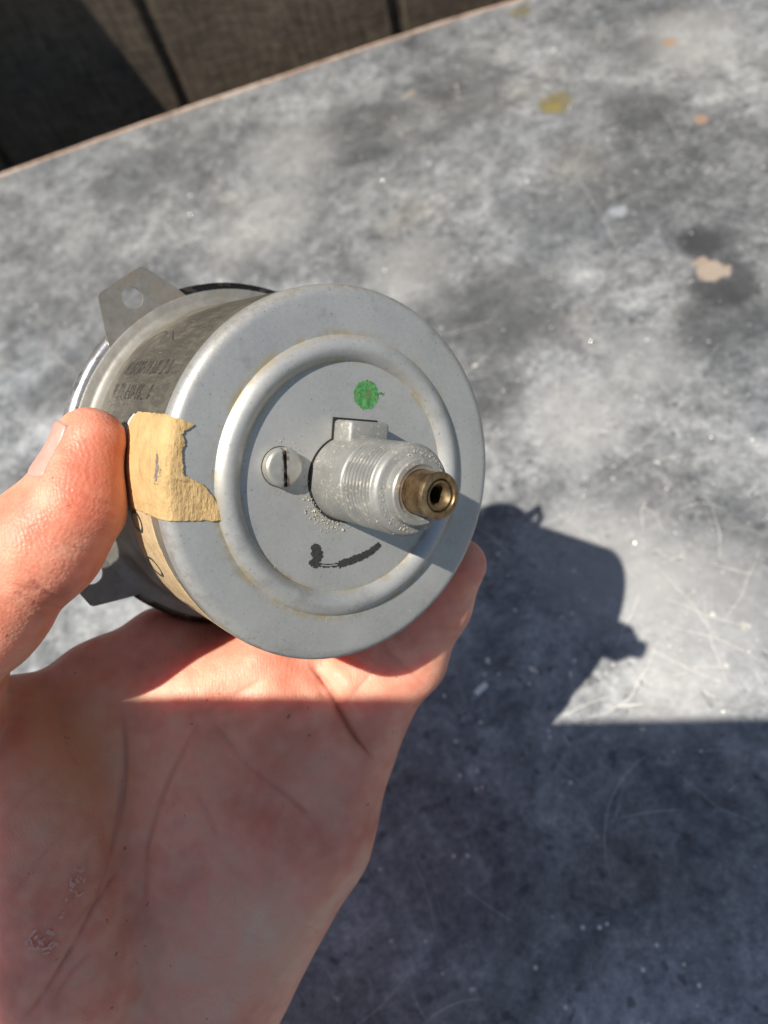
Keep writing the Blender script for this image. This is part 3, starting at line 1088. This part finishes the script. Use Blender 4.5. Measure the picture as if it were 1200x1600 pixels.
for i in range(200):                                    # in the thread
    t = rng.uniform(R(170), R(300))
    add(8.75 * math.cos(t), 8.75 * math.sin(t), rng.uniform(12, 22.5), rng.gamma(2, .042))
V, Fc = crumb_mesh(np.array(pts), np.array(sz) * .85, .8)
mesh_obj('grit', V, Fc, MAT_GRIT, gauge, None, kind='stuff')

# ------------------------------------------------------------------ hand
# built in the camera frame (mm) as one continuous skin grown over the bones
def P(px, py, z):
    return np.array([(px - CX) / F * z, (py - CY) / F * z, z])


def G(deg, d, rad):
    t = R(deg)
    return (Cc + ga * d * .001 + (gu * math.cos(t) + gv * math.sin(t)) * rad * .001) * 1000


HAND = dict(
    palm=[  # a, ra, b, rb, blend
        (P(40, 1850, 212), 19, P(160, 1080, 204), 12.0, 10),
        (P(115, 1850, 213), 19, P(310, 1088, 206), 13.0, 12),
        (P(175, 1850, 214), 19, P(430, 1100, 207), 12.5, 12),
        (P(180, 1850, 214), 17, P(526, 1165, 209), 11.8, 12),
        (P(482, 1305, 206), 15.8, P(290, 1640, 208), 17, 12),     # heel of the hand, little-finger side
        (P(548, 1175, 209), 11.6, P(490, 1300, 207), 15.0, 6),
        (P(45, 1200, 194), 18, P(110, 1500, 196), 20, 5),         # ball of the thumb
        (P(-30, 1128, 192), 11, P(105, 1112, 203), 11, 7),        # web
        (P(-80, 1280, 200), 16, P(40, 1850, 213), 22, 12),
        (P(70, 1950, 218), 24, P(-20, 2300, 226), 27, 18),        # forearm
        (P(120, 1950, 218), 22, P(40, 2300, 228), 27, 14),
    ],
    thumb=[
        (P(142, 694, 156.5), 7.5, P(118, 786, 155.5), 9.4, 3),
        (P(118, 786, 155.5), 9.4, P(64, 852, 156), 11.5, 4),
        (P(64, 852, 156), 11.5, P(-25, 958, 160), 11.6, 4),
        (P(-25, 958, 160), 11.6, P(-100, 1035, 170), 13.5, 5),
        (P(-100, 1035, 170), 13.5, P(-95, 1230, 192), 16, 6),
    ],
    index=[
        (P(160, 1075, 205), 11.4, G(-108, -62, 55.5), 9.8, 4),
        (G(-108, -62, 55.5), 9.8, G(-70, -60, 56), 9.0, 4),
        (G(-70, -60, 56), 9.0, G(-34, -58, 55), 8.4, 4),
        (G(-34, -58, 55), 8.4, G(-8, -57, 54), 7.6, 4),
    ],
    middle=[
        (P(310, 1090, 206), 12.2, G(-86, -43, 54.5), 9.8, 4),
        (G(-86, -43, 54.5), 9.8, G(-48, -42, 55), 9.2, 4),
        (G(-48, -42, 55), 9.2, G(-10, -42, 53), 8.2, 4),
    ],
    ring=[
        (P(430, 1098, 207), 11.6, P(545, 1070, 211), 10.2, 5),
        (P(545, 1070, 211), 10.2, P(622, 985, 211), 9.4, 4),
        (P(622, 985, 211), 9.4, P(655, 900, 213), 8.2, 4),
        (P(655, 900, 213), 8.2, P(668, 850, 212), 7.4, 4),
    ],
    little=[
        (P(540, 1160, 210), 11.4, P(578, 1112, 212), 10.0, 5),
        (P(578, 1112, 212), 10.0, P(644, 1030, 212), 8.8, 4),
        (P(644, 1030, 212), 8.8, P(687, 948, 206), 7.8, 4),
        (P(687, 948, 206), 7.8, P(719, 882, 199.5), 6.7, 4),
    ])
JOIN = dict(thumb=2.5, index=7, middle=6, ring=5, little=6)


def smin(a, b, k):
    h = np.clip(.5 + .5 * (b - a) / k, 0, 1)
    return b + (a - b) * h - k * h * (1 - h)


def cone(p, a, ra, b, rb):
    ab = (b - a).astype(np.float32)
    h = np.clip(((p - a.astype(np.float32)) @ ab) / np.float32(ab @ ab), 0, 1)
    d = p - a.astype(np.float32) - h[..., None] * ab
    return np.sqrt((d * d).sum(-1)) - (ra + (rb - ra) * h).astype(np.float32)


def can_sd(p):
    q = p - (Cc * 1000).astype(np.float32)
    z = q @ ga.astype(np.float32)
    r = np.sqrt(np.maximum((q * q).sum(-1) - z * z, 0))
    d1 = np.maximum(r - 40.35, np.maximum(z - .1, -z - 53))
    d2 = np.maximum(r - 46.0, np.maximum(z + 53.2, -z - 61))
    d3 = np.maximum(r - 54, np.maximum(z + 52.7, -z - 54.2))
    return np.minimum(d1, d2)


def hand_sd(p):
    d = None
    for k_, parts in HAND.items():
        g = None
        for a, ra, b, rb, bl in parts:
            c = cone(p, a, ra, b, rb)
            g = c if g is None else smin(g, c, bl)
        d = g if d is None else smin(d, g, JOIN[k_])
    # soft flesh: pressed flat where it meets the metal
    c = can_sd(p)
    k = 1.2
    h = np.clip(.5 - .5 * (d + c) / k, 0, 1)
    return d * (1 - h) - c * h + k * h * (1 - h)


def surface_nets(lo, hi, step):
    nx, ny, nzv = [int((b - a) / step) + 1 for a, b in zip(lo, hi)]
    X = (lo[0] + step * np.arange(nx)).astype(np.float32)
    Y = (lo[1] + step * np.arange(ny)).astype(np.float32)
    Z = (lo[2] + step * np.arange(nzv)).astype(np.float32)
    S = np.empty((nx, ny, nzv), np.float32)
    for i in range(0, nx, 12):
        g = np.stack(np.meshgrid(X[i:i + 12], Y, Z, indexing='ij'), -1)
        S[i:i + 12] = hand_sd(g)
    ins = S < 0
    c = np.zeros((nx - 1, ny - 1, nzv - 1), np.int8)
    for dx in (0, 1):
        for dy in (0, 1):
            for dz in (0, 1):
                c += ins[dx:nx - 1 + dx, dy:ny - 1 + dy, dz:nzv - 1 + dz]
    act = (c > 0) & (c < 8)
    ci = np.argwhere(act)
    idx = -np.ones(act.shape, np.int64)
    idx[act] = np.arange(len(ci))
    acc = np.zeros((len(ci), 3))
    cnt = np.zeros(len(ci))
    corners = [(x, y, z) for x in (0, 1) for y in (0, 1) for z in (0, 1)]
    for a in corners:
        for ax in range(3):
            if a[ax]:
                continue
            b = list(a)
            b[ax] = 1
            va = S[ci[:, 0] + a[0], ci[:, 1] + a[1], ci[:, 2] + a[2]]
            vb = S[ci[:, 0] + b[0], ci[:, 1] + b[1], ci[:, 2] + b[2]]
            mk = (va < 0) != (vb < 0)
            t = np.where(mk, va / np.where(mk, va - vb, 1), 0)
            pos = np.array(a, float)[None] + np.eye(3)[ax][None] * t[:, None]
            acc += pos * mk[:, None]
            cnt += mk
    Vt = (ci + acc / cnt[:, None]) * step + np.array(lo)
    quads = []
    for ax in range(3):
        o1, o2 = [(1, 2), (2, 0), (0, 1)][ax]
        sl = [slice(None)] * 3
        sa, sb = list(sl), list(sl)
        sa[ax] = slice(0, -1)
        sb[ax] = slice(1, None)
        ch = ins[tuple(sa)] != ins[tuple(sb)]
        e = np.argwhere(ch)
        ok = (e[:, o1] > 0) & (e[:, o2] > 0) & (e[:, o1] < act.shape[o1]) & (e[:, o2] < act.shape[o2])
        e = e[ok]
        flip = ins[tuple(sa)][tuple(e.T)]
        d1, d2 = np.zeros(3, int), np.zeros(3, int)
        d1[o1] = 1
        d2[o2] = 1
        q = np.stack([idx[tuple((e - d1 - d2).T)], idx[tuple((e - d2).T)], idx[tuple(e.T)], idx[tuple((e - d1).T)]], 1)
        q[~flip] = q[~flip][:, ::-1]
        quads.append(q)
    return Vt, np.concatenate(quads)


def vert_normals(Vt, Q):
    n = np.cross(Vt[Q[:, 2]] - Vt[Q[:, 0]], Vt[Q[:, 3]] - Vt[Q[:, 1]])
    N = np.zeros_like(Vt)
    for k in range(4):
        np.add.at(N, Q[:, k], n)
    return N / (np.linalg.norm(N, axis=1)[:, None] + 1e-12)


def poly_d(px, py, pts):
    best = np.full(px.shape, 1e9)
    bt = np.zeros(px.shape)
    L = len(pts) - 1
    for i in range(L):
        (ax, ay), (bx, by) = pts[i], pts[i + 1]
        ex, ey = bx - ax, by - ay
        t = np.clip(((px - ax) * ex + (py - ay) * ey) / (ex * ex + ey * ey), 0, 1)
        d = np.hypot(px - ax - ex * t, py - ay - ey * t)
        m_ = d < best
        best = np.where(m_, d, best)
        bt = np.where(m_, (i + t) / L, bt)
    return best, bt


def spl(pts, n=40):
    p = np.array(pts, float)
    t = np.linspace(0, len(p) - 1, n)
    q = np.stack([np.interp(t, range(len(p)), p[:, 0]), np.interp(t, range(len(p)), p[:, 1])], 1)
    for _ in range(4):
        q[1:-1] = .25 * q[:-2] + .5 * q[1:-1] + .25 * q[2:]
    return q


Vt, Q = surface_nets((-118, -26, 140), (42, 226, 250), .9)
for _ in range(2):
    S_ = np.zeros_like(Vt)
    c_ = np.zeros(len(Vt))
    for k in range(4):
        for j in (1, 3):
            np.add.at(S_, Q[:, k], Vt[Q[:, (k + j) % 4]])
            np.add.at(c_, Q[:, k], 1)
    Vt = Vt * .5 + .5 * S_ / c_[:, None]


def refine(Vt, Q):
    e = np.sort(np.concatenate([Q[:, [k, (k + 1) % 4]] for k in range(4)]), 1)
    u_, inv = np.unique(e[:, 0] * len(Vt) + e[:, 1], return_inverse=True)
    ea, eb = u_ // len(Vt), u_ % len(Vt)
    n0, n1, nq = len(Vt), len(u_), len(Q)
    mid = .5 * (Vt[ea] + Vt[eb])
    cen = Vt[Q].mean(1)
    ei = (inv.reshape(4, nq).T) + n0
    ci = np.arange(nq) + n0 + n1
    nq4 = [np.stack([Q[:, k], ei[:, k], ci, ei[:, (k + 3) % 4]], 1) for k in range(4)]
    return np.concatenate([Vt, mid, cen]), np.concatenate(nq4), (ea, eb)


def spread(a, Q0, ee):
    return np.concatenate([a, .5 * (a[ee[0]] + a[ee[1]]), a[Q0].mean(1)])


lump = np.array([mnoise.noise(Vector(v * .055)) + .5 * mnoise.noise(Vector(v * .13 + 5)) for v in Vt])
ntone = np.array([mnoise.noise(Vector(v * .08 + 20)) + .7 * mnoise.noise(Vector(v * .2 + 40)) + .45 * mnoise.noise(Vector(v * .45 + 60)) for v in Vt])
nt2 = np.array([mnoise.noise(Vector(v * .12 + 90)) + .6 * mnoise.noise(Vector(v * .3 + 70)) for v in Vt])
Q0 = Q
Vt, Q, ee = refine(Vt, Q)
lump, ntone, nt2 = [spread(a_, Q0, ee) for a_ in (lump, ntone, nt2)]
S_ = np.zeros_like(Vt)
c_ = np.zeros(len(Vt))
for k in range(4):
    for j in (1, 3):
        np.add.at(S_, Q[:, k], Vt[Q[:, (k + j) % 4]])
        np.add.at(c_, Q[:, k], 1)
Vt = Vt * .5 + .5 * S_ / c_[:, None]
N = vert_normals(Vt, Q)
if np.mean((N * (Vt - Vt.mean(0))).sum(1)) < 0:
    Q = Q[:, ::-1]
    N = -N
vx, vy = CX + F * Vt[:, 0] / Vt[:, 2], CY + F * Vt[:, 1] / Vt[:, 2]
facing = np.clip(-(N * Vt).sum(1) / np.linalg.norm(Vt, axis=1) * 3 + .2, 0, 1)
# flexion lines of the palm and fingers: (points in the photo, width px, depth mm)
CREASES = [
    ([(188, 1085), (196, 1150), (196, 1210), (185, 1290), (165, 1370), (150, 1410)], 7, .75),
    ([(205, 1325), (180, 1370), (150, 1412), (120, 1470), (65, 1560), (30, 1600)], 6, .9),
    ([(320, 1112), (290, 1165), (262, 1220), (242, 1275), (227, 1330), (226, 1400), (228, 1450)], 7, .55),
    ([(322, 1115), (350, 1150), (385, 1195), (440, 1235), (480, 1270), (508, 1315)], 8, .5),
    ([(482, 1030), (505, 1060), (523, 1088), (527, 1105), (550, 1142), (592, 1196)], 8, 2.2),
    ([(305, 1235), (325, 1270), (340, 1310)], 7, .3),
    ([(410, 1060), (370, 1085), (310, 1120)], 8, .35),
    ([(590, 1040), (560, 1075), (530, 1110)], 6, .3),
    ([(690, 975), (720, 985), (737, 990)], 6, .35),
    ([(600, 1010), (640, 1050), (670, 1075)], 7, .35),
    ([(110, 945), (70, 925), (45, 905)], 9, .5), ([(103, 955), (60, 945), (20, 925)], 8, .4),
    ([(0, 1290), (40, 1240), (90, 1205)], 6, .2), ([(20, 1400), (70, 1330), (110, 1290)], 6, .2),
    ([(95, 1110), (105, 1160), (125, 1200)], 7, .25), ([(150, 1480), (110, 1520), (80, 1570)], 6, .4),
    ([(90, 1475), (120, 1440), (155, 1400)], 5, .3), ([(440, 1330), (430, 1280), (450, 1240)], 8, .2),
]
crease = np.zeros(len(Vt))
disp = np.zeros(len(Vt))
r3 = np.random.default_rng(11)
FINE = []
for i in range(150):                                       # short hair-fine lines crossing the palm
    x0, y0 = r3.uniform(0, 560), r3.uniform(1060, 1600)
    a_ = r3.choice([1.9, 1.1, 2.5, .5]) + r3.normal(0, .25)
    L_ = r3.gamma(3, 14)
    FINE.append(([(x0, y0), (x0 + .5 * L_ * math.cos(a_) + r3.normal(0, 2), y0 + .5 * L_ * math.sin(a_)), (x0 + L_ * math.cos(a_ + .2), y0 + L_ * math.sin(a_ + .2))], r3.uniform(2.2, 3.4), r3.uniform(.07, .18)))
for i in range(46):                                        # cross lines over the thumb joint
    t_ = r3.uniform(0, 1)
    cx0, cy0 = 150 - 130 * t_ + r3.normal(0, 12), 770 + 190 * t_
    L_ = r3.gamma(4, 9)
    FINE.append(([(cx0 - L_ * .9, cy0 - L_ * .35), (cx0, cy0 + r3.normal(0, 1.5)), (cx0 + L_ * .9, cy0 + L_ * .3)], r3.uniform(2, 3), r3.uniform(.10, .24)))
for pts, w, dep in CREASES + FINE:
    pp = np.array(pts)
    mk = np.nonzero((vx > pp[:, 0].min() - 5 * w) & (vx < pp[:, 0].max() + 5 * w) & (vy > pp[:, 1].min() - 5 * w) & (vy < pp[:, 1].max() + 5 * w) & (facing > 0))[0]
    if not len(mk):
        continue
    big_ = len(pts) > 3 or (dep > .17 and w > 4)
    d, t = poly_d(vx[mk], vy[mk], spl(pts, 36 if big_ else 10))
    d = d + 1.6 * ntone[mk] * (1 if big_ else 0)
    fade = np.clip(np.minimum(t, 1 - t) * 6, 0, 1) * facing[mk] * (.75 + .5 * np.clip(nt2[mk], -1, 1))
    w_ = w * .5 if big_ else w
    disp[mk] -= np.exp(-(d / w_) ** 2) * fade * dep * .8
    if big_:
        disp[mk] -= np.exp(-(d / (w * 1.9)) ** 2) * fade * dep * .55
        disp[mk] += .3 * dep * np.exp(-((d - 3.2 * w) / (1.5 * w)) ** 2) * fade
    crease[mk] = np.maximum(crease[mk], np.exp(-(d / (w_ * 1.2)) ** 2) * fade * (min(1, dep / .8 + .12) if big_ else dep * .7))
# lumpy flesh, long low undulation
disp += .35 * lump
Vt = Vt + N * disp[:, None]

# skin colour: stays with the skin
def blob(px, py, r):
    return np.exp(-(((vx - px) ** 2 + (vy - py) ** 2) / r ** 2))


col = np.tile(np.array([.82, .38, .265]), (len(Vt), 1))


def tint(c, k):
    global col
    k = np.clip(k, 0, 1)[:, None]
    col = col * (1 - k) + np.array(c) * k


tint((.60, .20, .13), .25 + .5 * ntone)
tint((.80, .53, .37), .6 * np.clip(.05 + .9 * nt2, 0, 1))
jit = .75 + .5 * ntone
tint((.56, .19, .12), .85 * jit * (.8 * blob(150, 690, 80) + .85 * blob(100, 800, 110) + .8 * blob(20, 930, 100) + .6 * blob(745, 880, 60) + .5 * blob(130, 1420, 80) + .45 * blob(250, 1400, 50)
                             + .5 * blob(430, 1150, 70) + .45 * blob(420, 1290, 80) + .3 * blob(600, 1100, 50) + .35 * blob(60, 1550, 80)))
tint((.80, .56, .39), .8 * jit * (.75 * blob(350, 1440, 75) + .6 * blob(440, 1460, 80) + .55 * blob(300, 1540, 90) + .55 * blob(490, 1225, 60) + .45 * blob(320, 1210, 45) + .35 * blob(230, 1180, 40) + .4 * blob(60, 1300, 50)))
tint((.57, .285, .145), .6 * blob(95, 1120, 80) + .45 * blob(140, 1200, 70) + .3 * blob(50, 1220, 70) + .25 * blob(170, 1300, 60))
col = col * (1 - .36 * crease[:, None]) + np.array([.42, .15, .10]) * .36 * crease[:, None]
back = np.clip(-facing + .3, 0, 1)

me = bpy.data.meshes.new('hand')
me.from_pydata([tuple(v) for v in WM(Vt)], [], [tuple(q) for q in Q.tolist()])
ca = me.color_attributes.new('tone', 'FLOAT_COLOR', 'POINT')
ca.data.foreach_set('color', np.concatenate([col, np.ones((len(col), 1))], 1).astype(np.float32).ravel())
me.shade_smooth()


def mat_skin():
    m = Mat('skin')
    co = m.coord()
    base = m.n('Attribute', attribute_name='tone').outputs['Color']
    mot = m.noise(co, 140, 4, .6)
    base = m.mix(m.smooth(mot, .4, .68, 0, .35), base, m.mix(1.0, base, (1.10, .78, .74), 'MULTIPLY'))
    mot2 = m.noise(m.mapping(co, loc=(3, 3, 3)), 330, 3, .6)
    base = m.mix(m.smooth(mot2, .5, .7, 0, .25), base, m.mix(1.0, base, (1.12, 1.12, 1.08), 'MULTIPLY'))
    fl = m.smooth(m.noise(m.mapping(co, loc=(1, 8, 3)), 420, 2, .5), .735, .76)
    base = m.mix(m.math('MULTIPLY', fl, .6), base, (.17, .06, .04))
    # ridges of the skin and pores
    wv = m.n('TexWave', {'Vector': m.mapping(co, rot=(.5, .3, .6)), 'Scale': 620.0, 'Distortion': 9.0, 'Detail': 1.0, 'Detail Scale': .25}).outputs['Fac']
    ln = m.noise(m.mapping(co, scale=(1, .3, 1), rot=(0, .4, .5)), 900, 4, .65)
    po = m.vor(co, 1500)
    h = m.math('ADD', m.math('MULTIPLY', wv, .10), m.math('ADD', m.math('MULTIPLY', ln, .5), m.math('MULTIPLY', po, .3)))
    m.b.inputs['Subsurface Weight'].default_value = .6
    m.b.inputs['Subsurface Radius'].default_value = (1.0, .32, .17)
    m.b.inputs['Subsurface Scale'].default_value = .010
    m.b.inputs['Specular IOR Level'].default_value = .38
    return m.out(base, m.ramp(mot2, [(.3, .40), (.7, .54)]), 0, m.bump(h, .5, .0006))


MAT_SKIN = mat_skin()
hand = link_mesh('hand', me, MAT_SKIN, None, None, label='bare left hand, palm up, gripping the gauge between thumb and curled fingers', category='hand')

# thumbnail, fitted to the skin by stepping in from outside
def snap(p, dirn):
    p = np.array(p, np.float32)
    for _ in range(60):
        d = float(hand_sd(p[None])[0])
        if abs(d) < .01:
            break
        p = p + np.float32(d * .8) * dirn.astype(np.float32)
    return p


def build_nail():
    A, B = P(60, 752, 155.5), P(121, 652, 157)
    ax = (B - A) / np.linalg.norm(B - A)
    # outward from the thumb bone, towards the left edge and away from the viewer
    view = np.array([0, 0, 1.0])
    side = np.cross(ax, view)
    side /= np.linalg.norm(side)
    if side[0] > 0:
        side = -side
    nrm = side * .94 - view * .34
    nrm /= np.linalg.norm(nrm)
    wid = np.cross(nrm, ax)
    c0 = P(118, 780, 155.8)
    c1 = P(143, 696, 156.5)
    V, Fc = [], []
    nu, nv = 22, 15
    Ln = 14.5
    for i in range(nu):
        s = i / (nu - 1)
        cen = c0 + (c1 - c0) * (s * 1.12)
        hw = R(53) * (1 - .12 * s) * math.sqrt(max(.02, 1 - (max(0, .22 - s) / .25) ** 2))
        for j in range(nv):
            a = (j / (nv - 1) * 2 - 1) * hw
            d = nrm * math.cos(a) + wid * math.sin(a)
            p = snap(cen + d * 16, -d)
            lift = .22 - .42 * abs(j / (nv - 1) * 2 - 1) ** 5 - .5 * max(0, .12 - s) / .12 + .2 * max(0, s - .85)
            V.append(WM(p + d * lift))
    Fc = [(i * nv + j, (i + 1) * nv + j, (i + 1) * nv + j + 1, i * nv + j + 1) for i in range(nu - 1) for j in range(nv - 1)]
    m = Mat('nail')
    nn = m.noise(m.coord(), 260, 3)
    col = m.ramp(nn, [(.3, (.52, .27, .215)), (.7, (.61, .35, .29))])
    m.b.inputs['Subsurface Weight'].default_value = .2
    m.b.inputs['Subsurface Radius'].default_value = (1, .4, .25)
    m.b.inputs['Subsurface Scale'].default_value = .002
    mt = m.out(col, .36, 0)
    o = mesh_obj('thumbnail', V, Fc, mt, hand, 180)
    sd = o.modifiers.new('thickness', 'SOLIDIFY')
    sd.thickness = .0004
    sd.offset = 0


build_nail()

# peeling dry skin on the ball of the thumb, and crumbs
def hit_skin(px, py):
    d = np.array([(px - CX) / F, (py - CY) / F, 1.0], np.float32)
    z = 150.0
    for _ in range(80):
        s = float(hand_sd((d * np.float32(z))[None])[0])
        z += s * .8
        if s < .01:
            break
    return d * z


def flakes():
    V, Fc = [], []
    r2 = np.random.default_rng(5)
    spots = []
    for cx_, cy_, rx, ry, n in ((122, 1375, 15, 24, 26), (68, 1470, 28, 18, 34)):
        for i in range(n):
            t = r2.uniform(0, 6.28)
            k = r2.uniform(.6, 1.05) if r2.random() < .8 else r2.uniform(0, .6)
            spots.append((cx_ + rx * k * math.cos(t), cy_ + ry * k * math.sin(t), t))
    spots += [(105, 1405, .5), (100, 1425, .6), (97, 1432, .8)]
    for px, py, t in spots:
        p = hit_skin(px, py)
        e = .001
        L, w = r2.uniform(.7, 1.8), r2.uniform(.25, .6)
        a = t + 1.57 + r2.normal(0, .35)
        ux = np.array([math.cos(a), math.sin(a), 0])
        uy = np.array([-math.sin(a), math.cos(a), 0])
        b = len(V)
        for du, dv, h in ((-L, -w, .16), (L, -w * .7, .2), (L * .8, w, .5), (-L * .9, w * 1.1, .42)):
            q = p + (ux * du + uy * dv) * .5
            qq = hit_skin(CX + F * q[0] / q[2], CY + F * q[1] / q[2])
            V.append(WM(qq - np.array([0, 0, h * .5 + .32])))
        Fc.append((b, b + 1, b + 2, b + 3))
    m = Mat('dry_skin')
    mt = m.out((.74, .44, .345), .7, 0)
    mesh_obj('peeling_skin', V, Fc, mt, hand, None, kind='stuff')


flakes()
